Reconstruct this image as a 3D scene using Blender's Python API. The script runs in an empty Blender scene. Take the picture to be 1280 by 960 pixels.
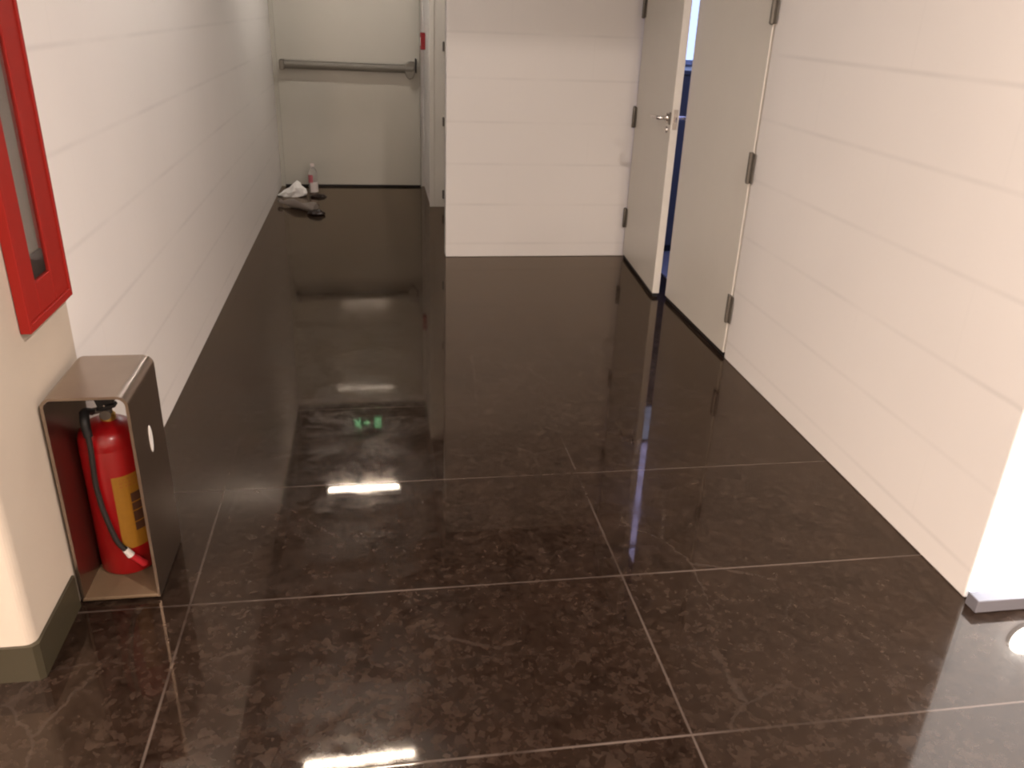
import bpy, bmesh, math, random
from mathutils import Vector, Matrix

random.seed(7)
SC = bpy.context.scene
COL = SC.collection
PI = math.pi

# ------------------------------------------------------------------ materials
def new_mat(name):
    m = bpy.data.materials.new(name)
    m.use_nodes = True
    nt = m.node_tree
    return m, nt, nt.nodes, nt.links, nt.nodes['Principled BSDF']

def mat(name, col, rough=.5, metal=0., spec=.5, coat=0., noise=0., nscale=30., bump=0., bscale=200., trans=0., ior=1.45):
    m, nt, N, L, P = new_mat(name)
    P.inputs['Roughness'].default_value = rough
    P.inputs['Metallic'].default_value = metal
    P.inputs['Specular IOR Level'].default_value = spec
    P.inputs['Coat Weight'].default_value = coat
    P.inputs['Coat Roughness'].default_value = .08
    P.inputs['Transmission Weight'].default_value = trans
    P.inputs['IOR'].default_value = ior
    tc = N.new('ShaderNodeTexCoord')
    nz = N.new('ShaderNodeTexNoise')
    nz.inputs['Scale'].default_value = nscale
    nz.inputs['Detail'].default_value = 4
    L.new(tc.outputs['Object'], nz.inputs['Vector'])
    mx = N.new('ShaderNodeMix'); mx.data_type = 'RGBA'
    k = 1 - noise
    mx.inputs['A'].default_value = (col[0]*k, col[1]*k, col[2]*k, 1)
    mx.inputs['B'].default_value = (min(1, col[0]*(1+noise)), min(1, col[1]*(1+noise)), min(1, col[2]*(1+noise)), 1)
    L.new(nz.outputs['Fac'], mx.inputs['Factor'])
    L.new(mx.outputs['Result'], P.inputs['Base Color'])
    if bump:
        nb = N.new('ShaderNodeTexNoise'); nb.inputs['Scale'].default_value = bscale; nb.inputs['Detail'].default_value = 3
        L.new(tc.outputs['Object'], nb.inputs['Vector'])
        bp = N.new('ShaderNodeBump'); bp.inputs['Strength'].default_value = bump; bp.inputs['Distance'].default_value = .003
        L.new(nb.outputs['Fac'], bp.inputs['Height'])
        L.new(bp.outputs['Normal'], P.inputs['Normal'])
    return m

def emit(name, col, strength):
    m, nt, N, L, P = new_mat(name)
    P.inputs['Base Color'].default_value = (.8, .8, .8, 1)
    P.inputs['Emission Color'].default_value = (*col, 1)
    P.inputs['Emission Strength'].default_value = strength
    return m

def math_node(N, L, op, a, b=None, clamp=False):
    n = N.new('ShaderNodeMath'); n.operation = op; n.use_clamp = clamp
    for i, v in enumerate((a, b)):
        if v is None: continue
        if isinstance(v, (int, float)): n.inputs[i].default_value = v
        else: L.new(v, n.inputs[i])
    return n.outputs[0]

def line_mask(N, L, coord, origin, period, half, soft):
    """1 on repeating lines at origin + k*period, 0 elsewhere."""
    f = math_node(N, L, 'FRACT', math_node(N, L, 'DIVIDE', math_node(N, L, 'SUBTRACT', coord, origin - 50*period), period))
    d = math_node(N, L, 'MINIMUM', f, math_node(N, L, 'SUBTRACT', 1.0, f))
    d = math_node(N, L, 'MULTIPLY', d, period)
    return math_node(N, L, 'SUBTRACT', 1.0, math_node(N, L, 'DIVIDE', math_node(N, L, 'SUBTRACT', d, half), soft, True), True)

def block_mat(name, axis, col, off, strength=.055):
    """painted concrete block: faint running-bond joints, in metres."""
    m, nt, N, L, P = new_mat(name)
    P.inputs['Roughness'].default_value = .42
    P.inputs['Specular IOR Level'].default_value = .35
    tc = N.new('ShaderNodeTexCoord'); sx = N.new('ShaderNodeSeparateXYZ')
    L.new(tc.outputs['Object'], sx.inputs[0])
    u, z = sx.outputs[axis], sx.outputs['Z']
    H = .2475
    hz = line_mask(N, L, z, .0875, H, .002, .009)
    row = math_node(N, L, 'FLOOR', math_node(N, L, 'DIVIDE', math_node(N, L, 'SUBTRACT', z, .0875 - 50*H), H))
    sh = math_node(N, L, 'MULTIPLY', math_node(N, L, 'MODULO', row, 2.0), .5)
    vz = line_mask(N, L, math_node(N, L, 'ADD', u, sh), off, 1.0, .002, .005)
    jn = math_node(N, L, 'MAXIMUM', hz, math_node(N, L, 'MULTIPLY', vz, .2))
    nz = N.new('ShaderNodeTexNoise'); nz.inputs['Scale'].default_value = 2.2; nz.inputs['Detail'].default_value = 3
    L.new(tc.outputs['Object'], nz.inputs['Vector'])
    fade = math_node(N, L, 'MULTIPLY', math_node(N, L, 'SUBTRACT', nz.outputs['Fac'], .3), 2.6, True)
    jm = math_node(N, L, 'MULTIPLY', jn, fade)
    mx = N.new('ShaderNodeMix'); mx.data_type = 'RGBA'
    mx.inputs['A'].default_value = (*col, 1)
    k = 1 - strength*2
    mx.inputs['B'].default_value = (col[0]*k, col[1]*k, col[2]*k, 1)
    L.new(jm, mx.inputs['Factor'])
    n2 = N.new('ShaderNodeTexNoise'); n2.inputs['Scale'].default_value = 1.3; n2.inputs['Detail'].default_value = 5
    L.new(tc.outputs['Object'], n2.inputs['Vector'])
    hs = N.new('ShaderNodeHueSaturation')
    L.new(math_node(N, L, 'ADD', math_node(N, L, 'MULTIPLY', n2.outputs['Fac'], .10), .95), hs.inputs['Value'])
    L.new(mx.outputs['Result'], hs.inputs['Color'])
    L.new(hs.outputs['Color'], P.inputs['Base Color'])
    nb = N.new('ShaderNodeTexNoise'); nb.inputs['Scale'].default_value = 60; nb.inputs['Detail'].default_value = 3
    L.new(tc.outputs['Object'], nb.inputs['Vector'])
    hh = math_node(N, L, 'SUBTRACT', math_node(N, L, 'MULTIPLY', nb.outputs['Fac'], .25), jm)
    bp = N.new('ShaderNodeBump'); bp.inputs['Strength'].default_value = .2; bp.inputs['Distance'].default_value = .0008
    L.new(hh, bp.inputs['Height']); L.new(bp.outputs['Normal'], P.inputs['Normal'])
    return m

def floor_mat():
    """polished dark brown marble slabs, pale scratched joints."""
    m, nt, N, L, P = new_mat('polished brown marble')
    tc = N.new('ShaderNodeTexCoord'); sx = N.new('ShaderNodeSeparateXYZ')
    L.new(tc.outputs['Object'], sx.inputs[0])
    X, Y = sx.outputs['X'], sx.outputs['Y']
    def noise(scale, detail=4, rough=.5, dist=0.):
        n = N.new('ShaderNodeTexNoise'); n.inputs['Scale'].default_value = scale
        n.inputs['Detail'].default_value = detail; n.inputs['Roughness'].default_value = rough
        n.inputs['Distortion'].default_value = dist
        L.new(tc.outputs['Object'], n.inputs['Vector']); return n.outputs['Fac']
    def ramp(v, a, b):
        return math_node(N, L, 'DIVIDE', math_node(N, L, 'SUBTRACT', v, a), b - a, True)
    # fine shell-like fragments over cloudy patches
    wv = N.new('ShaderNodeTexNoise'); wv.inputs['Scale'].default_value = 22; wv.inputs['Detail'].default_value = 4
    L.new(tc.outputs['Object'], wv.inputs['Vector'])
    va = N.new('ShaderNodeVectorMath'); va.operation = 'MULTIPLY_ADD'
    va.inputs[1].default_value = (.035, .035, 0)
    L.new(wv.outputs['Color'], va.inputs[0]); L.new(tc.outputs['Object'], va.inputs[2])
    def chips(scale, lo):
        vo = N.new('ShaderNodeTexVoronoi'); vo.inputs['Scale'].default_value = scale; vo.inputs['Randomness'].default_value = 1
        vo.feature = 'SMOOTH_F1'; vo.inputs['Smoothness'].default_value = .25
        L.new(va.outputs[0], vo.inputs['Vector'])
        sc = N.new('ShaderNodeSeparateColor'); L.new(vo.outputs['Color'], sc.inputs[0])
        return ramp(sc.outputs[0], lo, 1.0)
    patch = ramp(noise(4.5, 5, .6, .4), .34, .70)
    frag = math_node(N, L, 'MAXIMUM', math_node(N, L, 'MULTIPLY', chips(42, .55), .8), math_node(N, L, 'MULTIPLY', chips(80, .42), .75))
    frag = math_node(N, L, 'MULTIPLY', frag, math_node(N, L, 'ADD', math_node(N, L, 'MULTIPLY', patch, .55), .45))
    frag = math_node(N, L, 'MULTIPLY', frag, ramp(noise(28, 4, .7), .30, .72))
    cloud = ramp(noise(7, 7, .7, .8), .34, .70)
    fine = ramp(noise(90, 4, .65), .38, .70)
    c1 = N.new('ShaderNodeMix'); c1.data_type = 'RGBA'
    c1.inputs['A'].default_value = (.0058, .0030, .0019, 1); c1.inputs['B'].default_value = (.0205, .0116, .0076, 1)
    L.new(math_node(N, L, 'ADD', math_node(N, L, 'MULTIPLY', cloud, .62), math_node(N, L, 'MULTIPLY', fine, .42), True), c1.inputs['Factor'])
    c2 = N.new('ShaderNodeMix'); c2.data_type = 'RGBA'
    c2.inputs['B'].default_value = (.056, .0365, .0262, 1)
    L.new(c1.outputs['Result'], c2.inputs['A'])
    L.new(math_node(N, L, 'MULTIPLY', frag, .85), c2.inputs['Factor'])
    # hairline veins / scratches
    vs = N.new('ShaderNodeTexVoronoi'); vs.feature = 'DISTANCE_TO_EDGE'; vs.inputs['Scale'].default_value = 2.3
    L.new(va.outputs[0], vs.inputs['Vector'])
    vein = math_node(N, L, 'SUBTRACT', 1.0, ramp(vs.outputs['Distance'], .0, .012), True)
    vein = math_node(N, L, 'MULTIPLY', vein, ramp(noise(1.7, 2), .5, .66))
    # slab joints
    jm = math_node(N, L, 'MAXIMUM', math_node(N, L, 'MULTIPLY', line_mask(N, L, X, -.515, 1.17, .0012, .0028), .7), line_mask(N, L, Y, 1.262, .57, .0012, .0028))
    wear = ramp(noise(2.6, 3), .36, .6)
    jm2 = math_node(N, L, 'MULTIPLY', jm, math_node(N, L, 'ADD', math_node(N, L, 'MULTIPLY', wear, .5), .10))
    jm2 = math_node(N, L, 'MULTIPLY', jm2, math_node(N, L, 'SUBTRACT', 1.0, math_node(N, L, 'MULTIPLY', ramp(Y, 2.0, 3.0), .85)))
    pale = math_node(N, L, 'MAXIMUM', jm2, math_node(N, L, 'MULTIPLY', vein, .11))
    c3 = N.new('ShaderNodeMix'); c3.data_type = 'RGBA'
    c3.inputs['B'].default_value = (.15, .115, .095, 1)
    L.new(c2.outputs['Result'], c3.inputs['A']); L.new(pale, c3.inputs['Factor'])
    # brown stone under a warm-toned polish of uneven smoothness
    df = N.new('ShaderNodeBsdfDiffuse'); L.new(c3.outputs['Result'], df.inputs['Color'])
    gl = N.new('ShaderNodeBsdfGlossy'); gl.distribution = 'GGX'
    gl.inputs['Color'].default_value = (1., .85, .70, 1)
    L.new(math_node(N, L, 'ADD', math_node(N, L, 'MULTIPLY', ramp(noise(5, 6, .7, .6), .40, .74), .09), .018), gl.inputs['Roughness'])
    g2 = N.new('ShaderNodeBsdfGlossy'); g2.distribution = 'GGX'       # thin smeared film left by mopping
    g2.inputs['Color'].default_value = (1., .88, .76, 1); g2.inputs['Roughness'].default_value = .27
    gm = N.new('ShaderNodeMixShader')
    smear = ramp(noise(6.5, 7, .72, .9), .44, .58)
    L.new(math_node(N, L, 'ADD', math_node(N, L, 'MULTIPLY', smear, .34), .10), gm.inputs[0])
    L.new(gl.outputs[0], gm.inputs[1]); L.new(g2.outputs[0], gm.inputs[2])
    fr = N.new('ShaderNodeFresnel'); fr.inputs['IOR'].default_value = 1.415
    ms = N.new('ShaderNodeMixShader')
    L.new(fr.outputs[0], ms.inputs[0]); L.new(df.outputs[0], ms.inputs[1]); L.new(gm.outputs[0], ms.inputs[2])
    L.new(ms.outputs[0], N['Material Output'].inputs['Surface']); N.remove(P)
    bp = N.new('ShaderNodeBump'); bp.inputs['Strength'].default_value = .06; bp.inputs['Distance'].default_value = .001
    L.new(math_node(N, L, 'SUBTRACT', math_node(N, L, 'MULTIPLY', noise(3, 1), .5), math_node(N, L, 'MULTIPLY', jm, .5)), bp.inputs['Height'])
    for n_ in (df, gl, g2, fr): L.new(bp.outputs['Normal'], n_.inputs['Normal'])
    return m

WALL = (.70, .66, .625)
M = {
    'block_left': block_mat('painted block wall at left', 'Y', (.80, .752, .715), .915),  # same wall paint, lightened to stand in for light missing farther down
    'floor': floor_mat(),
    'block_y': block_mat('painted block wall along corridor', 'Y', WALL, .915),
    'block_x': block_mat('painted block wall across corridor', 'X', WALL, .30),
    'plaster': mat('cream plaster', (.50, .425, .345), .55, noise=.04, nscale=6, bump=.12, bscale=90),
    'base': mat('olive grey skirting', (.040, .033, .019), .38, noise=.15, nscale=8),
    'plinth': mat('grey metal plinth', (.15, .145, .16), .4, noise=.05),
    'dark_paint': mat('dark ceiling paint', (.030, .026, .023), .8, noise=.2, nscale=4),
    'lobby_white': mat('lobby white paint', (.72, .66, .58), .7, noise=.03, nscale=3),
    'door_grey': mat('grey door paint', (.45, .425, .365), .09, spec=.6, noise=.03, nscale=5),
    'door_beige': mat('beige door paint', (.60, .56, .495), .34, noise=.03, nscale=5),
    'trim': mat('pale frame paint', (.68, .64, .58), .35, noise=.03, nscale=5),
    'door_gap': mat('dark painted seal', (.012, .010, .009), .6, noise=.2),  # near-black colour stands in for the shade below the door leaves
    'steel': mat('satin hinge steel', (.17, .15, .125), .5, metal=.7, noise=.1, nscale=50),
    'alu': mat('bar aluminium', (.185, .165, .135), .5, metal=.2, noise=.06, nscale=40),
    'chrome': mat('satin chrome', (.62, .58, .55), .25, metal=1, noise=.05),
    'black': mat('black plastic', (.012, .011, .011), .45, noise=.2),
    'cab_steel': mat('satin stainless sheet', (.385, .31, .25), .31, metal=1, noise=.06, nscale=20),
    'cab_base': mat('dull beige base plate', (.13, .085, .049), .5, metal=.1, noise=.06, nscale=15),
    'ext_red': mat('red enamel', (.29, .0045, .006), .3, spec=.5, coat=.3, noise=.05, nscale=10),
    'frame_red': mat('red powder coat', (.29, .013, .008), .5, spec=.3, noise=.06, nscale=10),
    'nozzle_red': mat('red nozzle plastic', (.50, .02, .03), .4, noise=.05),
    'label_yellow': mat('amber paper label', (.30, .135, .010), .5, noise=.1, nscale=60),
    'label_ink': mat('dark label print', (.075, .030, .015), .6, noise=.1),
    'label_redink': mat('brown label print', (.30, .11, .015), .6, noise=.1),
    'brass': mat('brass', (.62, .42, .10), .35, metal=.8, noise=.1),
    'hose': mat('dark rubber hose', (.020, .016, .014), .5, noise=.2, bump=.2, bscale=400),
    'white_plastic': mat('white plastic', (.78, .74, .70), .4, noise=.03),
    'cab_inner': mat('grey cabinet lining', (.25, .225, .185), .5, noise=.08),
    'reel': mat('dark reel', (.045, .028, .025), .6, noise=.2),
    'pane': mat('clear window pane', (.9, .9, .9), .04, trans=1., ior=1.3),
    'call_red': mat('red call point plastic', (.28, .010, .014), .45, noise=.05),
    'clear': mat('clear bottle plastic', (.80, .76, .72), .12, trans=.75, ior=1.25, noise=.05),
    'hazy': mat('hazy crushed bottle plastic', (.30, .255, .22), .35, trans=.35, ior=1.25, noise=.15, nscale=30),
    'pink': mat('pink label film', (.42, .10, .12), .4, noise=.1, nscale=40),
    'milk': mat('pale label film', (.62, .55, .52), .45, noise=.06),
    'cap': mat('pale pink cap', (.75, .64, .60), .45, noise=.04),
    'tissue': mat('white crumpled film', (.82, .79, .75), .6, noise=.03, bump=.3, bscale=60),
    'cola': mat('dark brown dregs', (.016, .007, .004), .25, noise=.2),
    'navy': mat('navy cabinet front', (.10, .102, .108), .45, noise=.06, nscale=8),
    'room_white': mat('cool white paint', (.62, .68, .76), .7, noise=.03, nscale=3),
    'room_floor': mat('pale blue vinyl', (.38, .36, .36), .4, noise=.06, nscale=6),
    'fixture': mat('white fixture metal', (.7, .7, .68), .4, noise=.03),
    'strip': emit('strip light diffuser', (1., .93, .87), 190.),
    'downlight': emit('warm downlight lens', (1., .84, .68), 12.),
    'backlit': emit('backlit white glass', (.80, .87, 1.), 4.9),
    'uplight': emit('wall washer lens', (.95, .97, 1.), 60.),
    'sign_green': emit('green sign legend', (.06, 1., .40), 4.2),
    'sign_body': mat('dark green sign face', (.008, .055, .026), .35, noise=.1),
    'film': emit('frosted lower daylight pane', (.45, .58, .95), 1.5),
    'sky': emit('clear upper daylight pane', (.46, .48, 1.), 4.2),
}

# ------------------------------------------------------------------ geometry helpers
def box(bm, lo, hi, bevel=0., seg=2):
    lo, hi = Vector(lo), Vector(hi)
    g = bmesh.ops.create_cube(bm, size=1)
    vs = g['verts']
    for v in vs:
        v.co = Vector(((v.co.x+.5)*(hi.x-lo.x)+lo.x, (v.co.y+.5)*(hi.y-lo.y)+lo.y, (v.co.z+.5)*(hi.z-lo.z)+lo.z))
    if bevel:
        es = list({e for v in vs for e in v.link_edges})
        bmesh.ops.bevel(bm, geom=es, offset=bevel, segments=seg, affect='EDGES', profile=.5)
    return bm

def lathe(bm, prof, c=(0, 0), n=40):
    """profile [(r,z)] revolved about vertical axis through c."""
    rings = []
    for r, z in prof:
        if r < 1e-6: rings.append([bm.verts.new((c[0], c[1], z))])
        else: rings.append([bm.verts.new((c[0]+r*math.cos(2*PI*i/n), c[1]+r*math.sin(2*PI*i/n), z)) for i in range(n)])
    for a, b in zip(rings, rings[1:]):
        for i in range(n):
            j = (i+1) % n
            if len(a) == 1 and len(b) == 1: continue
            if len(a) == 1: bm.faces.new((a[0], b[j], b[i]))
            elif len(b) == 1: bm.faces.new((a[i], a[j], b[0]))
            else: bm.faces.new((a[i], a[j], b[j], b[i]))
    return bm

def tube(bm, pts, rad, n=12, sub=6):
    """round tube along a smoothed path; rad is a number or a list per point."""
    P = [Vector(p) for p in pts]
    R = rad if isinstance(rad, (list, tuple)) else [rad]*len(P)
    path, rr = [], []
    if len(P) == 2: sub = 1
    for i in range(len(P)-1):
        p0, p1, p2, p3 = P[max(i-1, 0)], P[i], P[i+1], P[min(i+2, len(P)-1)]
        for k in range(sub):
            t = k/sub
            path.append(.5*((2*p1)+(p2-p0)*t+(2*p0-5*p1+4*p2-p3)*t*t+(3*p1-p0-3*p2+p3)*t**3))
            rr.append(R[i]*(1-t)+R[i+1]*t)
    path.append(P[-1]); rr.append(R[-1])
    rings = []
    ref = Vector((.13, .2, .97))
    for i, p in enumerate(path):
        d = (path[min(i+1, len(path)-1)]-path[max(i-1, 0)]).normalized()
        a = ref.cross(d)
        if a.length < .1: a = Vector((1, 0, 0)).cross(d)
        a.normalize(); b = d.cross(a).normalized(); ref = b.cross(d)*-1 if False else ref
        rings.append([bm.verts.new(p+rr[i]*(math.cos(2*PI*k/n)*a+math.sin(2*PI*k/n)*b)) for k in range(n)])
    for a, b in zip(rings, rings[1:]):
        for k in range(n): bm.faces.new((a[k], a[(k+1) % n], b[(k+1) % n], b[k]))
    bm.faces.new(rings[0][::-1]); bm.faces.new(rings[-1])
    return bm

def prism(bm, poly, axis, a, b):
    """2D polygon extruded along an axis (0,1,2) from a to b."""
    def mk(p, t):
        q = [p[0], p[1]]; q.insert(axis, t); return bm.verts.new(q)
    A = [mk(p, a) for p in poly]; B = [mk(p, b) for p in poly]
    n = len(poly)
    bm.faces.new(A[::-1]); bm.faces.new(B)
    for i in range(n): bm.faces.new((A[i], A[(i+1) % n], B[(i+1) % n], B[i]))
    return bm

def obj(name, bm, m, parent=None, org=(0, 0, 0), smooth=False, bevel=0.):
    bmesh.ops.recalc_face_normals(bm, faces=bm.faces)
    me = bpy.data.meshes.new(name)
    bm.to_mesh(me); bm.free()
    me.materials.append(m)
    if any(org): me.transform(Matrix.Translation(-Vector(org)))
    if smooth:
        me.polygons.foreach_set('use_smooth', [True]*len(me.polygons))
        me.set_sharp_from_angle(angle=math.radians(38))
    o = bpy.data.objects.new(name, me); COL.objects.link(o)
    if parent: o.parent = parent
    if bevel:
        md = o.modifiers.new('bevel', 'BEVEL'); md.width = bevel; md.segments = 3; md.limit_method = 'ANGLE'
    return o

def tag(o, label, cat, group=None):
    o['label'] = label; o['category'] = cat
    if group: o['group'] = group
    return o

def thing(name, label, cat, loc, rotz=0., group=None):
    o = bpy.data.objects.new(name, None); COL.objects.link(o)
    o.empty_display_size = .05
    o.location = loc; o.rotation_euler = (0, 0, rotz)
    return tag(o, label, cat, group)

def struct(name, bm, m, label=None, cat=None, parent=None, bevel=0.):
    o = obj(name, bm, m, parent, bevel=bevel)
    o['kind'] = 'structure'
    if label: tag(o, label, cat)
    return o

BM = bmesh.new

def duplicate(src, loc, label):
    """a thing together with copies of its parts and sub-parts."""
    r = src.copy(); COL.objects.link(r); r.location = loc; r['label'] = label
    for ch in list(src.children):
        c = ch.copy(); COL.objects.link(c); c.parent = r
        for g in list(ch.children):
            d = g.copy(); COL.objects.link(d); d.parent = c
    return r

# ------------------------------------------------------------------ the setting
XL, XR, ZB, ZD, XM = -.80, 1.585, 5.125, 7.40, .422      # left wall, right wall, block wall, exit wall, corridor's right side
TOP, CEIL = 2.10, 2.46

struct('floor', box(BM(), (-3.2, -3.2, -.12), (4.2, 7.6, 0)), M['floor'], 'polished dark brown marble floor with pale joints', 'floor')
struct('ceiling', box(BM(), (-1.0, 1.62, CEIL), (1.9, 7.6, CEIL+.1)), M['dark_paint'], 'dark corridor ceiling above the strip lights', 'ceiling')

# left: cream plaster pillar then the painted block wall
struct('wall_left', box(BM(), (-.98, 2.172, 0), (XL, ZD+.14, TOP)), M['block_left'], 'pale painted block wall along the left of the corridor', 'wall')
pl = BM()
r = .022
arc = [(-.797-r+r*math.cos(t*PI/12), 1.605+r-r*math.sin(t*PI/12)) for t in range(0, 7)]
prism(pl, [(-3.2, 1.605)] + arc[::-1] + [(-.797, 2.170), (-3.2, 2.170)], 2, 0, TOP)
o = struct('wall_front_left', pl, M['plaster'], 'cream plaster wall end carrying the red fire cabinet', 'wall')
sk = BM()
prism(sk, [(-3.2, 1.597), (-.800, 1.597), (-.789, 1.608), (-.789, 1.858), (-.7965, 1.858), (-.7965, 1.626), (-.8195, 1.6045), (-3.2, 1.6045)], 2, .0, .098)
struct('baseboard_left', sk, M['base'], 'olive grey skirting around the cream wall end', 'baseboard')
# exit wall: two sides and a head around the door opening
ew = BM()
box(ew, (XL, ZD, 0), (-.775, ZD+.14, TOP)); box(ew, (.397, ZD, 0), (XM+.3, ZD+.14, TOP)); box(ew, (-.775, ZD, 2.03), (.397, ZD+.14, TOP))
struct('wall_back', ew, M['block_x'], 'short pale wall around the grey exit door', 'wall')
# corridor's right side between exit wall and the hinged side door
struct('wall_side', box(BM(), (XM, 6.60, 0), (.72, ZD, TOP)), M['block_y'], 'pale wall stub beside the exit door', 'wall')
struct('trim_1', box(BM(), (XM-.006, 6.575, 0), (XM+.032, 6.60, TOP), .003), M['trim'], 'pale door jamb edge deep in the corridor', 'trim')
struct('trim_2', box(BM(), (XM+.032, 6.580, 0), (.532, 6.60, TOP)), M['trim'], 'pale reveal of the side doorway carrying three hinges', 'trim')
# block wall facing the camera
struct('wall_middle', box(BM(), (XM, ZB, 0), (1.80, ZB+.085, TOP), .006), M['block_x'], 'pale block wall facing the camera between corridor and double doors', 'wall')
# right wall: near stretch, then lintel over the double doors
struct('wall_right', box(BM(), (XR, 1.63, 0), (1.72, 3.376, TOP), .006), M['block_y'], 'pale painted block wall at right in front of the double doors', 'wall')
struct('trim_3', box(BM(), (XR, 3.376, 2.35), (1.72, ZB, CEIL)), M['dark_paint'], 'lintel over the double doors', 'trim')
# dark band of wall above the pale walls
ub = BM()
box(ub, (-.98, 1.62, TOP), (XL, ZD+.14, CEIL)); box(ub, (XL, ZD, TOP), (XM+.3, ZD+.14, CEIL))
box(ub, (XM, 5.125, TOP), (.72, ZD, CEIL)); box(ub, (.72, ZB, TOP), (1.80, ZB+.085, CEIL)); box(ub, (XR, 1.63, TOP), (1.72, 3.376, CEIL))
struct('trim_4', ub, M['dark_paint'], 'dark painted band between pale walls and ceiling', 'trim')
# front right: solid wall, dark plinth
struct('wall_front_right', box(BM(), (1.725, 1.66, 0), (4.2, 1.80, CEIL)), M['lobby_white'], 'wall behind the bright backlit panel', 'wall')
struct('baseboard_right', box(BM(), (1.574, 1.567, 0), (4.2, 1.611, .040), .003), M['plinth'], 'low dark plinth beneath the bright panel', 'baseboard')
# the lobby the camera stands in
struct('wall_lobby_left', box(BM(), (-3.34, -3.2, 0), (-3.2, 2.17, 2.9)), M['lobby_white'], 'lobby side wall', 'wall')
struct('wall_lobby_right', box(BM(), (4.2, -3.2, 0), (4.34, 1.8, 2.9)), M['lobby_white'], 'lobby side wall', 'wall')
struct('wall_lobby_rear', box(BM(), (-3.34, -3.34, 0), (4.34, -3.2, 2.9)), M['lobby_white'], 'lobby rear wall', 'wall')
lh = BM()
box(lh, (-3.2, 1.605, TOP), (-.98, 2.17, 2.9)); box(lh, (-.98, 1.605, CEIL), (1.6, 1.62, 2.9)); box(lh, (1.6, 1.66, CEIL), (4.2, 1.8, 2.9))
struct('wall_lobby_head', lh, M['lobby_white'], 'lobby wall over the corridor mouth', 'wall')
struct('ceiling_lobby', box(BM(), (-3.34, -3.34, 2.9), (4.34, 1.8, 3.0)), M['lobby_white'], 'white lobby ceiling', 'ceiling')
# the room behind the double doors
struct('wall_room_far', box(BM(), (1.80, 5.66, 0), (4.0, 5.76, 3.3)), M['room_white'], 'far wall of the daylit room', 'wall')
struct('wall_room_right', box(BM(), (4.0, 2.9, 0), (4.1, 5.76, 3.3)), M['room_white'], 'side wall of the daylit room', 'wall')
struct('wall_room_near', box(BM(), (1.72, 2.9, 0), (4.0, 3.0, 3.3)), M['room_white'], 'near wall of the daylit room', 'wall')
struct('wall_room_left', box(BM(), (1.72, 5.215, 0), (1.80, 5.76, 3.3)), M['room_white'], 'short wall of the daylit room', 'wall')
struct('ceiling_room', box(BM(), (1.60, 2.9, 3.3), (4.1, 5.76, 3.4)), M['room_white'], 'ceiling of the daylit room', 'ceiling')
struct('floor_room', box(BM(), (1.722, 3.0, 0), (4.0, 5.66, .006)), M['room_floor'], 'pale blue floor of the daylit room', 'floor')

struct('wall_room_upper', box(BM(), (1.60, 2.9, 2.562), (1.718, 5.76, 3.3)), M['room_white'], 'upper wall of the daylit room over the double doors', 'wall')

# ------------------------------------------------------------------ doors
def hinge(parent, org, c, z, r=.0095, h=.125, ax=1):
    b = lathe(BM(), [(0, z-h/2-.004), (r*.7, z-h/2-.003), (r, z-h/2), (r, z-h/6-.001), (r*.85, z-h/6), (r, z-h/6+.001), (r, z+h/6-.001), (r*.85, z+h/6), (r, z+h/6+.001), (r, z+h/2), (r*.7, z+h/2+.003), (0, z+h/2+.004)], c, 20)
    if ax == 1: box(b, (c[0]+.002, c[1]-.03, z-h/2), (c[0]+.006, c[1]+.03, z+h/2))
    else: box(b, (c[0]-.03, c[1]+.002, z-h/2), (c[0]+.03, c[1]+.006, z+h/2))
    return obj('hinge', b, M['steel'], parent, org, smooth=True)

def door(name, label, loc, rotz=0.):
    d = thing(name, label, 'door', loc, rotz); d['kind'] = 'structure'; return d

# exit door with push bar
d1 = door('door_1', 'grey exit door with a horizontal push bar at the corridor end', (-.19, 7.37, 0))
O = (-.19, 7.37, 0)
obj('door_leaf', box(BM(), (-.765, 7.365, .016), (.387, 7.405, 2.02), .003), M['door_grey'], d1, O)
obj('bottom_gap', box(BM(), (-.765, 7.372, .001), (.387, 7.40, .0165)), M['door_gap'], d1, O)  # dark strip painted in for the shadowed gap under the leaf
fr = BM(); box(fr, (-.799, 7.370, 0), (-.766, 7.399, 2.029)); box(fr, (.388, 7.372, 0), (.396, 7.41, 2.029)); box(fr, (-.766, 7.372, 2.021), (.388, 7.41, 2.029))
obj('door_frame', fr, M['door_grey'], d1, O)
pb = BM()
def zr(x): return .985-.012*(x+.72)/1.07
sec = [(-.016, -.032), (-.030, -.020), (-.036, 0.), (-.030, .020), (-.016, .030), (.018, .030), (.018, -.032)]
A = [pb.verts.new((-.715, 7.318+y, zr(-.715)+z)) for y, z in sec]; B = [pb.verts.new((.335, 7.318+y, zr(.335)+z)) for y, z in sec]
for i in range(len(sec)): pb.faces.new((A[i], A[(i+1) % 7], B[(i+1) % 7], B[i]))
pb.faces.new(A[::-1]); pb.faces.new(B)
bar = obj('push_bar', pb, M['alu'], d1, O, bevel=.004)
cb = box(BM(), (-.738, 7.275, .945), (-.700, 7.365, 1.022), .008); obj('end_bracket', cb, M['alu'], d1, O)
lc = BM()
prism(lc, [(.262, 1.005), (.300, 1.030), (.345, 1.030), (.345, .945), (.328, .905), (.300, .892), (.276, .912), (.262, .945)], 1, 7.288, 7.365)
obj('latch_case', lc, M['alu'], d1, O, bevel=.006)
obj('end_cap', box(BM(), (.346, 7.280, .945), (.358, 7.365, 1.055), .004), M['black'], d1, O)

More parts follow.
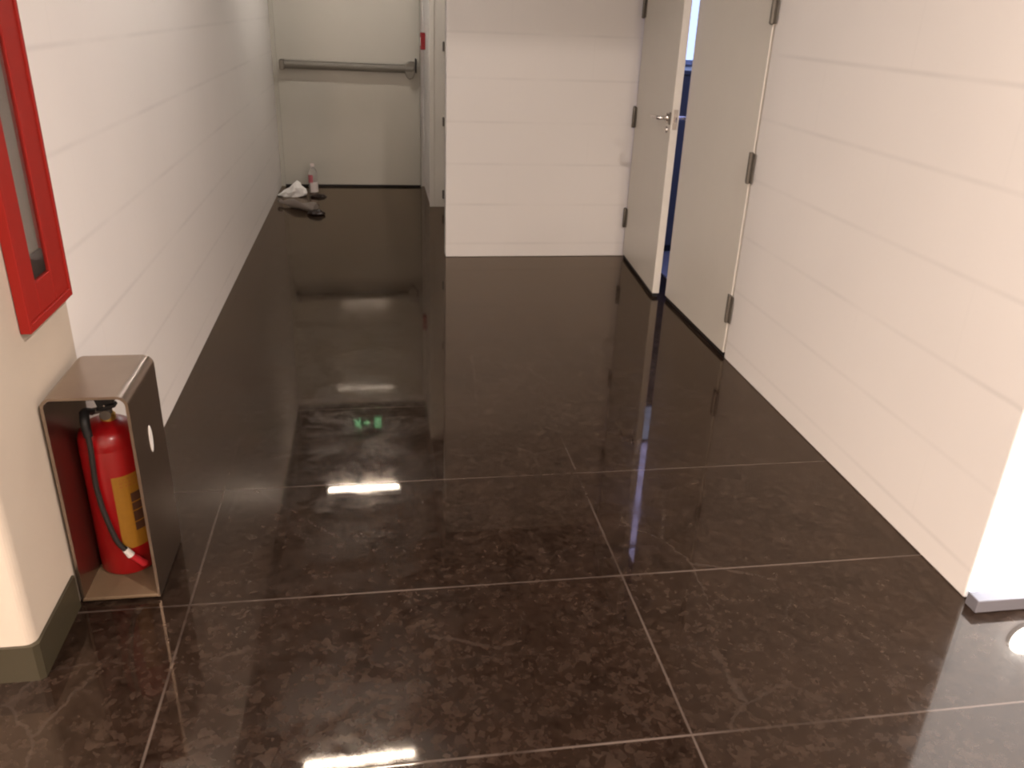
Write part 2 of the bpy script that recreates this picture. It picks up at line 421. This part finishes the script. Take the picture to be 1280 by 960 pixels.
# side door, closed in its recess, hinged on the far jamb
d2 = door('door_2', 'pale side door recessed behind the block wall corner', (.55, 5.9, 0))
O = (.55, 5.9, 0)
obj('door_leaf', box(BM(), (.534, 5.225, .012), (.574, 6.577, 2.05), .003), M['door_beige'], d2, O)
for z in (.10, .652, 1.185): hinge(d2, O, (.521, 6.572), z, r=.006, h=.06)
obj('jamb_liner', box(BM(), (.580, 5.211, 0), (.60, 6.599, 2.09)), M['trim'], d2, O)

# left leaf of the double doors, swung a little into the corridor: local x runs from hinge to free edge
ang = math.atan2(4.275-5.105, 1.519-1.582)
d3 = door('door_3', 'left leaf of the beige double doors, slightly ajar with a lever handle', (1.582, 5.105, 0), ang)
LW = math.hypot(4.275-5.105, 1.519-1.582)
obj('door_leaf', box(BM(), (0.004, 0, .022), (LW, .040, 2.33), .003), M['door_beige'], d3)
obj('bottom_gap', box(BM(), (0.01, .006, .002), (LW-.004, .034, .0225)), M['door_gap'], d3)
for z in (.26, .88, 1.495, 2.12):
    b = lathe(BM(), [(0, z-.064), (.0075, z-.062), (.0095, z-.058), (.0095, z+.058), (.0075, z+.062), (0, z+.064)], (.004, -.010), 18)
    box(b, (.006, -.004, z-.058), (.036, -.0005, z+.058))
    obj('hinge', b, M['steel'], d3, smooth=True)
hz, hx = .962, LW-.075
hd = BM()
tube(hd, [(hx, -.0005, hz), (hx, -.012, hz)], [.026, .024], 24)
hn = obj('lever_handle', hd, M['chrome'], d3, smooth=True)
tube_l = tube(BM(), [(hx, -.010, hz), (hx, -.045, hz), (hx-.018, -.056, hz), (hx-.06, -.058, hz-.002), (hx-.125, -.056, hz-.006)], [.010, .010, .0105, .0095, .008], 14)
obj('lever', tube_l, M['chrome'], hn, smooth=True)
obj('lock_plate', tube(BM(), [(hx+.005, -.0005, hz-.058), (hx+.005, -.008, hz-.058)], [.017, .0155], 20), M['chrome'], d3, smooth=True)
kt = BM(); box(kt, (hx+.042, -.007, hz-.028), (hx+.064, -.0005, hz+.035), .003)
obj('latch_plate', kt, M['steel'], d3)
lb = BM()
box(lb, (LW-.0005, .008, hz-.05), (LW+.0025, .032, hz+.05)); prism(lb, [(LW, .012), (LW+.012, .014), (LW+.012, .020), (LW, .030)], 2, hz-.012, hz+.012)
obj('latch_bolt', lb, M['chrome'], d3)
bk = BM(); tube(bk, [(hx, .0405, hz), (hx, .085, hz), (hx+.02, .095, hz), (hx+.10, .098, hz)], [.010, .010, .010, .009], 12)
obj('inner_lever', bk, M['chrome'], d3, smooth=True)

# right leaf, closed
d4 = door('door_4', 'right leaf of the beige double doors, closed beside the right wall', (1.60, 3.8, 0))
O = (1.60, 3.8, 0)
obj('door_leaf', box(BM(), (1.581, 3.388, .022), (1.621, 4.236, 2.33), .003), M['door_beige'], d4, O)
obj('bottom_gap', box(BM(), (1.587, 3.39, .002), (1.615, 4.232, .0225)), M['door_gap'], d4, O)
for z in (.24, .873, 1.50, 2.12): hinge(d4, O, (1.573, 3.383), z)
obj('strike_plate', box(BM(), (1.590, 4.2355, .92), (1.612, 4.2375, 1.01)), M['chrome'], d4, O)
obj('hinge_frame', box(BM(), (1.604, 3.3765, 0), (1.66, 3.3865, 2.345)), M['door_beige'], d4, O)

# ------------------------------------------------------------------ fire hose cabinet on the cream wall end
O = (-.797, 2.015, .75)
fc = thing('fire_hose_cabinet', 'tall red framed fire hose cabinet with a narrow window on the cream wall', 'fire cabinet', O)
def ringbox(bm, y0, y1, z0, z1, iy0, iy1, iz0, iz1, x0, x1):
    box(bm, (x0, y0, z0), (x1, iy0, z1)); box(bm, (x0, iy1, z0), (x1, y1, z1))
    box(bm, (x0, iy0, z0), (x1, iy1, iz0)); box(bm, (x0, iy0, iz1), (x1, iy1, z1))
rb = BM(); ringbox(rb, 1.872, 2.158, .748, 2.02, 1.885, 2.145, .768, 2.0, -.7955, -.772)
obj('outer_frame', rb, M['frame_red'], fc, O, bevel=.002)
dr = BM(); ringbox(dr, 1.886, 2.144, .769, 1.999, 1.958, 2.056, .842, 1.90, -.7955, -.776)
dd = obj('door', dr, M['frame_red'], fc, O, bevel=.002)
obj('window_pane', box(BM(), (-.783, 1.955, .839), (-.781, 2.059, 1.903)), M['pane'], dd, O)
obj('back_lining', box(BM(), (-.7965, 1.95, .83), (-.7935, 2.065, 1.91)), M['cab_inner'], fc, O)
hs = BM(); box(hs, (-.7930, 1.962, .845), (-.7845, 2.052, .898), .002)
obj('hose_rack', hs, M['reel'], fc, O)
obj('door_pull', box(BM(), (-.7755, 1.905, 1.36), (-.757, 1.92, 1.46), .003), M['frame_red'], dd, O)

# ------------------------------------------------------------------ stainless extinguisher cabinet
O = (-.69, 2.0, 0)
ec = thing('extinguisher_cabinet', 'open satin steel floor cabinet standing against the left wall around a fire extinguisher', 'cabinet', O)
x0, x1, zt, y0, y1, th, rc = -.788, -.594, .590, 1.868, 2.128, .007, .026
def outline(off):
    a0, a1, t, rr = x0+off, x1-off, zt-off, rc-off
    pts = [(a0, .006)]
    pts += [(a0+rr-rr*math.cos(k*PI/16), t-rr+rr*math.sin(k*PI/16)) for k in range(9)]
    pts += [(a1-rr+rr*math.sin(k*PI/16), t-rr+rr*math.cos(k*PI/16)) for k in range(9)]
    return pts + [(a1, .006)]
sh = BM(); oo, ii = outline(0), outline(th)
vo = [[sh.verts.new((x, y, z)) for x, z in oo] for y in (y0, y1)]; vi = [[sh.verts.new((x, y, z)) for x, z in ii] for y in (y0, y1)]
n = len(oo)
for k in range(n-1):
    sh.faces.new((vo[0][k], vo[0][k+1], vo[1][k+1], vo[1][k])); sh.faces.new((vi[0][k], vi[1][k], vi[1][k+1], vi[0][k+1]))
    sh.faces.new((vo[0][k], vi[0][k], vi[0][k+1], vo[0][k+1])); sh.faces.new((vo[1][k], vo[1][k+1], vi[1][k+1], vi[1][k]))
for k in (0, n-1): sh.faces.new((vo[0][k], vo[1][k], vi[1][k], vi[0][k]))
obj('cabinet_shell', sh, M['cab_steel'], ec, O, smooth=True)
obj('bottom_plate', box(BM(), (x0+.002, y0-.001, .006), (x1-.002, y1, .016), .003), M['cab_base'], ec, O)
for fx in (x0+.02, x1-.02):
    for fy in (y0+.02, y1-.02): obj('foot_pad', tube(BM(), [(fx, fy, 0), (fx, fy, .007)], .009, 12), M['black'], ec, O)
st = BM()
P_ = [(1.999+.0125*math.cos(2*PI*k/28), .408+(.038 if True else 0)*math.sin(2*PI*k/28)) for k in range(28)]
prism(st, P_, 0, x1, x1+.0012)
ov = obj('oval_sticker', st, M['white_plastic'], ec, O); ov['label'] = 'white oval sticker'

# ------------------------------------------------------------------ fire extinguisher
cx, cy, zb = -.707, 2.030, .0162
O = (cx, cy, zb)
fe = thing('fire_extinguisher', 'red fire extinguisher with amber label standing in the steel cabinet', 'fire extinguisher', O)
R = .073
prof = [(0, .019), (R*.75, .0185), (R*.80, .0165), (R*.96, .0167), (R, .022), (R, .388), (R*.992, .390), (R*.992, .392), (R, .394), (R*.985, .411), (R*.92, .427), (R*.78, .440), (R*.58, .449), (R*.36, .454), (R*.28, .456), (0, .456)]
obj('cylinder_body', lathe(BM(), prof, (cx, cy), 56), M['ext_red'], fe, O, smooth=True)
obj('neck_collar', lathe(BM(), [(0, .452), (.019, .453), (.0195, .468), (.016, .472), (0, .472)], (cx+.008, cy), 28), M['brass'], fe, O, smooth=True)
vb = lathe(BM(), [(0, .471), (.0135, .471), (.0135, .486), (.011, .490), (.011, .508), (0, .508)], (cx+.008, cy), 24)
tube(vb, [(cx+.006, cy-.006, .486), (cx-.018, cy-.024, .488)], .0085, 14)
obj('valve_body', vb, M['steel'], fe, O, smooth=True)
obj('pressure_gauge', tube(BM(), [(cx+.010, cy-.012, .478), (cx+.012, cy-.028, .477)], [.0125, .0135], 24), M['steel'], fe, O, smooth=True)
lv = BM()
prism(lv, [(cx-.030, .534), (cx+.006, .535), (cx+.012, .524), (cx+.036, .538), (cx+.040, .516), (cx+.014, .506), (cx-.001, .503), (cx-.006, .523), (cx-.029, .523)], 1, cy-.036, cy-.010)
obj('squeeze_lever', lv, M['black'], fe, O, bevel=.002)
cl = BM()
prism(cl, [(cx-.004, .503), (cx+.038, .510), (cx+.042, .502), (cx+.014, .492), (cx-.006, .492)], 1, cy-.034, cy-.010)
obj('carry_handle', cl, M['black'], fe, O, bevel=.002)
obj('safety_pin', tube(BM(), [(cx+.018, cy-.042, .511), (cx+.018, cy-.004, .511)], .002, 8), M['chrome'], fe, O)
hp = [(cx-.018, cy-.026, .488), (-.734, 1.975, .502), (-.728, 1.954, .480), (-.725, 1.949, .414), (-.730, 1.950, .320), (-.728, 1.950, .268), (-.722, 1.948, .220), (-.705, 1.947, .137), (-.688, 1.950, .103)]
hb = tube(BM(), hp, [.009, .0085, .0075, .007, .007, .007, .007, .007, .007], 14)
ho = obj('discharge_hose', hb, M['hose'], fe, O, smooth=True)
obj('hose_ferrule', tube(BM(), [(-.733, 1.974, .502), (-.7285, 1.955, .481), (-.7255, 1.9505, .445)], [.0115, .012, .0105], 14), M['black'], ho, O, smooth=True)
obj('nozzle_collar', tube(BM(), [(-.6885, 1.950, .105), (-.6775, 1.953, .083)], [.0085, .0105], 16), M['white_plastic'], ho, O, smooth=True)
obj('nozzle', tube(BM(), [(-.6775, 1.953, .083), (-.652, 1.968, .044)], [.0085, .0105], 16), M['nozzle_red'], ho, O, smooth=True)
def patch(bm, a0, a1, z0, z1, rr, nseg=14):
    """curved label patch on the cylinder: angles in degrees from facing -Y towards +X."""
    g0, g1 = [], []
    for k in range(nseg+1):
        a = math.radians(a0+(a1-a0)*k/nseg); s, c = math.sin(a), -math.cos(a)
        g0.append([bm.verts.new((cx+q*s, cy+q*c, z0)) for q in (rr, rr+.0005)])
        g1.append([bm.verts.new((cx+q*s, cy+q*c, z1)) for q in (rr, rr+.0005)])
    for k in range(nseg):
        for q in (0, 1): bm.faces.new((g0[k][q], g0[k+1][q], g1[k+1][q], g1[k][q]))
        bm.faces.new((g1[k][0], g1[k+1][0], g1[k+1][1], g1[k][1])); bm.faces.new((g0[k][0], g0[k+1][0], g0[k+1][1], g0[k][1]))
    for k in (0, nseg): bm.faces.new((g0[k][0], g0[k][1], g1[k][1], g1[k][0]))
lab = BM(); patch(lab, 9.5, 100, .098, .318, R+.0003)
lo = obj('paper_label', lab, M['label_yellow'], fe, O)
ink = BM()
z = .262
for hgt in (.026, .022, .030, .024):          # dark picture blocks running down the label
    patch(ink, 40, 62, z-hgt, z, R+.001, 6)
    patch(ink, 65, 88, z-hgt, z, R+.001, 6)
    z -= hgt+.004
obj('label_pictures', ink, M['label_ink'], lo, O)
ink2 = BM()
random.seed(3)
for row in range(3):
    zz = .310-row*.010
    a = 22
    while a < 60:
        w = random.uniform(3, 8); patch(ink2, a, a+w, zz-.0045, zz, R+.001, 3); a += w+random.uniform(2, 4)
obj('label_print', ink2, M['label_redink'], lo, O)


# ------------------------------------------------------------------ call point, sign, lights
O = (.397, 7.20, 1.13)
cp = thing('manual_call_point', 'small red fire call point on the wall stub beside the exit door', 'call point', (XM, 7.2, 1.19))
O = (XM, 7.2, 1.19)
obj('housing', box(BM(), (XM-.036, 7.148, 1.132), (XM+.001, 7.252, 1.258), .006), M['call_red'], cp, O)
obj('break_glass', box(BM(), (XM-.0385, 7.168, 1.160), (XM-.0358, 7.232, 1.222), .001), M['white_plastic'], cp, O)

O = (-.155, 7.398, 2.31)
sg = thing('exit_sign', 'green lit running figure exit sign above the exit door', 'sign', O)
sx0, sx1, sz0, sz1, yf = -.345, .035, 2.235, 2.385, 7.372
sk_ = .76   # sign legend is set tight about its middle
obj('sign_housing', box(BM(), (-.155-.19*sk_, yf+.002, sz0), (-.155+.19*sk_, 7.398, sz1), .004), M['sign_body'], sg, O)
rn = BM()
def flat(bm, poly, y=yf): prism(bm, [(-.155+(px-(-.155))*sk_, pz) for px, pz in poly], 1, y-.0015, y+.002)
mx_, mz = sx0+.065, 2.31
flat(rn, [(mx_+.030+.013*math.cos(k*PI/8), mz+.050+.013*math.sin(k*PI/8)) for k in range(16)])
flat(rn, [(mx_-.012, mz+.030), (mx_+.018, mz+.036), (mx_+.024, mz+.006), (mx_+.004, mz-.010), (mx_-.014, mz-.004)])
flat(rn, [(mx_+.016, mz+.032), (mx_+.048, mz+.010), (mx_+.042, mz+.003), (mx_+.016, mz+.018)])
flat(rn, [(mx_-.010, mz+.030), (mx_-.038, mz+.022), (mx_-.042, mz-.006), (mx_-.032, mz-.006), (mx_-.028, mz+.012), (mx_-.010, mz+.016)])
flat(rn, [(mx_+.002, mz-.008), (mx_+.022, mz+.004), (mx_+.040, mz-.022), (mx_+.030, mz-.056), (mx_+.018, mz-.054), (mx_+.026, mz-.024)])
flat(rn, [(mx_-.014, mz-.002), (mx_+.006, mz-.006), (mx_-.014, mz-.036), (mx_-.050, mz-.040), (mx_-.052, mz-.028), (mx_-.022, mz-.024)])
obj('running_figure', rn, M['sign_green'], sg, O)
ar = BM(); flat(ar, [(-.205, 2.302), (-.165, 2.302), (-.165, 2.285), (-.120, 2.310), (-.165, 2.335), (-.165, 2.318), (-.205, 2.318)])
obj('arrow', ar, M['sign_green'], sg, O)
dw = BM()
flat(dw, [(-.062, 2.258), (-.048, 2.258), (-.048, 2.362), (-.062, 2.362)]); flat(dw, [(.004, 2.258), (.018, 2.258), (.018, 2.362), (.004, 2.362)])
flat(dw, [(-.048, 2.348), (.004, 2.348), (.004, 2.362), (-.048, 2.362)]); flat(dw, [(-.040, 2.262), (-.004, 2.258), (-.004, 2.338), (-.040, 2.330)])
obj('doorway_symbol', dw, M['sign_green'], sg, O)

def strip_light(x, y, label):
    t = thing('ceiling_strip_light', label, 'ceiling light', (x, y, CEIL), math.radians(1.4), 'strip lights across the corridor ceiling')
    obj('light_housing', box(BM(), (-.315, -.055, -.045), (.315, .055, -.0005), .004), M['fixture'], t)
    obj('diffuser', box(BM(), (-.300, -.016, -.058), (.300, .016, -.0455), .003), M['strip'], t)
    return t
s0 = strip_light(-.185, 3.42, 'lit strip light across the ceiling nearer the camera')
duplicate(s0, (-.185, 6.31, CEIL), 'lit strip light across the ceiling just before the exit door')

def downlight(x, y, label):
    t = thing('downlight', label, 'ceiling light', (x, y, 2.9), 0, 'added warm downlights in the unseen lobby ceiling')
    obj('trim_ring', lathe(BM(), [(.085, -.0005), (.105, -.0005), (.105, -.006), (.088, -.012), (.085, -.006)], (0, 0), 32), M['fixture'], t, smooth=True)
    obj('lens', lathe(BM(), [(0, -.004), (.085, -.004), (.085, -.0005), (0, -.0005)], (0, 0), 32), M['downlight'], t)
    return t
def lamp(name, kind, loc, power, col, size=.17, rot=(0, 0, 0), spot=None):
    l = bpy.data.lights.new(name, kind); l.energy = power; l.color = col
    if kind == 'AREA': l.shape = 'DISK'; l.size = size
    else: l.shadow_soft_size = size
    if spot: l.spot_size = math.radians(spot); l.spot_blend = .7
    o = bpy.data.objects.new(name, l); COL.objects.link(o); o.location = loc; o.rotation_euler = rot
    return o
WARM = (1., .862, .785)
spots = [(-2.6, .35), (-1.75, .35), (1.2, .35), (-2.6, -1.6), (-1.75, -1.6), (1.4, -1.6)]  # unseen fixtures, added and spaced to balance the light on the walls
proto = None
for i, (x, y) in enumerate(spots):
    lbl = 'added round warm downlight in the unseen lobby ceiling, %s row, %s' % ('front' if y > 0 else 'rear', ('left', 'middle', 'right')[i % 3])
    if proto is None: proto = downlight(x, y, lbl)
    else: duplicate(proto, (x, y, 2.9), lbl)
    lamp('fill_beam', 'AREA', (x, y, 2.88), 114 if x > 0 else 69, WARM, .17)

# bright backlit panel round the right-hand corner
O = (2.4, 1.64, .06)
bp_ = thing('backlit_panel', 'bright white backlit panel around the corner of the right wall', 'light panel', O)
obj('glass_face', box(BM(), (1.590, 1.612, .030), (4.19, 1.6285, 2.40)), M['backlit'], bp_, O)
obj('panel_edge', box(BM(), (1.724, 1.629, .054), (4.19, 1.659, 2.40)), M['fixture'], bp_, O)
O = (1.80, 1.60, .14)
ul = thing('wall_washer_lamp', 'round bright lamp low on the backlit panel', 'lamp', O)
obj('lamp_ring', tube(BM(), [(1.80, 1.6125, .14), (1.80, 1.598, .14)], [.0515, .0505], 32), M['fixture'], ul, O, smooth=True)
obj('lamp_lens', tube(BM(), [(1.80, 1.5985, .14), (1.80, 1.590, .14)], [.050, .047], 32), M['uplight'], ul, O, smooth=True)

# ------------------------------------------------------------------ litter in the far left corner
def crumple(bm, c, size, amp, seed, sub=3, squash=.35):
    rnd = random.Random(seed)
    g = bmesh.ops.create_icosphere(bm, subdivisions=sub, radius=1)
    ph = [(Vector((rnd.uniform(-1, 1), rnd.uniform(-1, 1), rnd.uniform(-1, 1))).normalized(), rnd.uniform(2, 6), rnd.uniform(0, 6)) for _ in range(9)]
    for v in g['verts']:
        d = v.co.normalized()
        k = 1+amp*sum(abs(math.sin(f*d.dot(a)+p))-.6 for a, f, p in ph)/3
        v.co = Vector((d.x*size[0]*k+c[0], d.y*size[1]*k+c[1], max(d.z*size[2]*k, -squash*size[2])+c[2]+squash*size[2]))
    return bm
tw = BM()
# peaked crumple with a tail trailing to the wall
crumple(tw, (-.655, 6.96, .002), (.088, .07, .066), .30, 4, 3)
for v in tw.verts:
    d = (v.co.x+.655)
    if d < 0: v.co.z *= 1-min(.62, -d*6.2); v.co.x -= max(0, -d-.03)*.5
    pk = math.exp(-((v.co.x+.632)/.045)**2); v.co.z *= 1+.32*pk
tag(obj('plastic_bag', tw, M['tissue'], None, (-.655, 6.96, 0)), 'white crumpled plastic bag on the floor in the far left corner', 'bag')
bpy.data.objects['plastic_bag'].location = (-.655, 6.96, 0)

bx, by = -.515, 7.10
O = (bx, by, 0)
bt = thing('plastic_bottle', 'clear plastic bottle standing upright with pink and white label near the exit door', 'bottle', O)
obj('bottle_body', lathe(BM(), [(0, .006), (.018, .003), (.030, .001), (.036, .006), (.038, .018), (.038, .060), (.036, .066), (.038, .072), (.038, .150), (.034, .172), (.022, .196), (.0135, .206), (.0135, .216), (0, .216)], (bx, by), 32), M['clear'], bt, O, smooth=True)
obj('bottle_cap', lathe(BM(), [(0, .216), (.0165, .216), (.0165, .234), (.014, .237), (0, .237)], (bx, by), 24), M['cap'], bt, O, smooth=True)
def bpatch(bm, a0, a1, z0, z1, r_):
    n_ = 10; v0, v1 = [], []
    for k in range(n_+1):
        a = math.radians(a0+(a1-a0)*k/n_)
        v0.append(bm.verts.new((bx+r_*math.sin(a), by-r_*math.cos(a), z0))); v1.append(bm.verts.new((bx+r_*math.sin(a), by-r_*math.cos(a), z1)))
    for k in range(n_): bm.faces.new((v0[k], v0[k+1], v1[k+1], v1[k]))
    return bm
obj('white_label', bpatch(BM(), -35, 140, .010, .092, .0388), M['milk'], bt, O, smooth=True)
obj('pink_label', bpatch(BM(), -120, 2, .085, .150, .0386), M['pink'], bt, O, smooth=True)

# bottle lying on its side, neck towards the wall
a0 = Vector((-.735, 6.62, .034)); a1 = Vector((-.455, 6.37, .040)); ax = (a1-a0).normalized()
O = (-.58, 6.49, 0)
lyb = thing('plastic_bottle', 'crushed grey bottle lying on its side in front of the white bag', 'bottle', O)
L_ = (a1-a0).length
ts = [(0, .013), (.06, .014), (.14, .020), (.30, .033), (.42, .037), (.55, .034), (.70, .038), (.84, .039), (.95, .037), (1, .028)]
cr = tube(BM(), [a0+ax*L_*t for t, _ in ts], [q for _, q in ts], 20, 3)
rnd = random.Random(5)
for v in cr.verts:
    v.co.z = max(.0015, v.co.z*(.82+.16*math.sin(v.co.x*60+v.co.y*35)))
obj('bottle_body', cr, M['hazy'], lyb, O, smooth=True)
obj('bottle_cap', tube(BM(), [a0-ax*.022, a0+ax*.002], .0165, 18), M['hazy'], lyb, O, smooth=True)
dk = BM()
crumple(dk, (-.448, 6.285, .001), (.062, .028, .030), .22, 9, 3)
tag(obj('crushed_cup', dk, M['cola'], None, (-.448, 6.285, 0)), 'dark crushed cup lying at the end of the grey lying bottle', 'cup').location = (-.448, 6.285, 0)
dk2 = BM()
crumple(dk2, (-.47, 6.925, .001), (.066, .034, .018), .25, 12, 3)
tag(obj('dark_wrapper', dk2, M['cola'], None, (-.47, 6.925, 0)), 'dark crumpled wrapper on the floor at the foot of the upright bottle', 'wrapper').location = (-.47, 6.925, 0)

# ------------------------------------------------------------------ daylit room behind the doors
O = (2.85, 5.655, 0)
wn = thing('window_1', 'tall daylight window seen blue through the gap of the double doors', 'window', O); wn['kind'] = 'structure'
wf = BM()
for za, zb_ in ((1.16, 1.19), (1.665, 1.705), (2.69, 2.72), (3.20, 3.24)): box(wf, (1.815, 5.625, za), (3.95, 5.659, zb_))
for xa in (1.815, 3.92): box(wf, (xa, 5.625, 1.19), (xa+.03, 5.659, 3.20))
obj('window_frame', wf, M['room_white'], wn, O)
obj('lower_pane', box(BM(), (1.845, 5.638, 1.19), (3.92, 5.646, 1.665)), M['film'], wn, O)
obj('middle_pane', box(BM(), (1.845, 5.638, 1.705), (3.92, 5.646, 2.69)), M['sky'], wn, O)
obj('upper_pane', box(BM(), (1.845, 5.638, 2.72), (3.92, 5.646, 3.20)), M['sky'], wn, O)
O = (2.4, 5.4, .006)
nb = thing('navy_cupboard', 'navy blue cupboard standing inside the room behind the double doors', 'cupboard', O)
obj('cupboard_body', box(BM(), (1.82, 5.195, .05), (3.05, 5.58, 1.125), .004), M['navy'], nb, O)
obj('cupboard_top', box(BM(), (1.812, 5.18, 1.125), (3.06, 5.59, 1.15), .004), M['navy'], nb, O)
obj('plinth', box(BM(), (1.84, 5.215, .006), (3.03, 5.57, .05)), M['black'], nb, O)
for k in range(3):
    dx = 1.83+k*.405
    dd_ = obj('cupboard_door', box(BM(), (dx, 5.179, .06), (dx+.395, 5.1945, 1.115), .003), M['navy'], nb, O)
    obj('door_knob', tube(BM(), [(dx+.36, 5.1785, .8), (dx+.36, 5.157, .8)], .009, 12), M['chrome'], dd_, O, smooth=True)

# ------------------------------------------------------------------ camera, world, view
cam = bpy.data.cameras.new('camera'); co = bpy.data.objects.new('camera', cam); COL.objects.link(co)
r0 = Vector((.98743195, -.15370872, .03676643)); r1 = Vector((-.03039811, -.41300018, -.91022349)); r2 = Vector((.15509383, .89766613, -.41248203))
m3 = Matrix((r0, -r1, -r2)).transposed()
co.matrix_world = Matrix.Translation((0, 0, 1.45)) @ m3.to_4x4()
cam.sensor_width = 36; cam.sensor_fit = 'HORIZONTAL'; cam.lens = 1032.404/1280*36
cam.clip_start = .02
SC.camera = co
w = bpy.data.worlds.new('world'); SC.world = w; w.use_nodes = True
w.node_tree.nodes['Background'].inputs[0].default_value = (.5, .45, .4, 1); w.node_tree.nodes['Background'].inputs[1].default_value = .05
SC.view_settings.view_transform = 'Standard'; SC.view_settings.look = 'None'
SC.view_settings.exposure = 0.0; SC.view_settings.gamma = 1.0; SC.view_settings.use_curve_mapping = False
SC.cycles.filter_width = 2.2
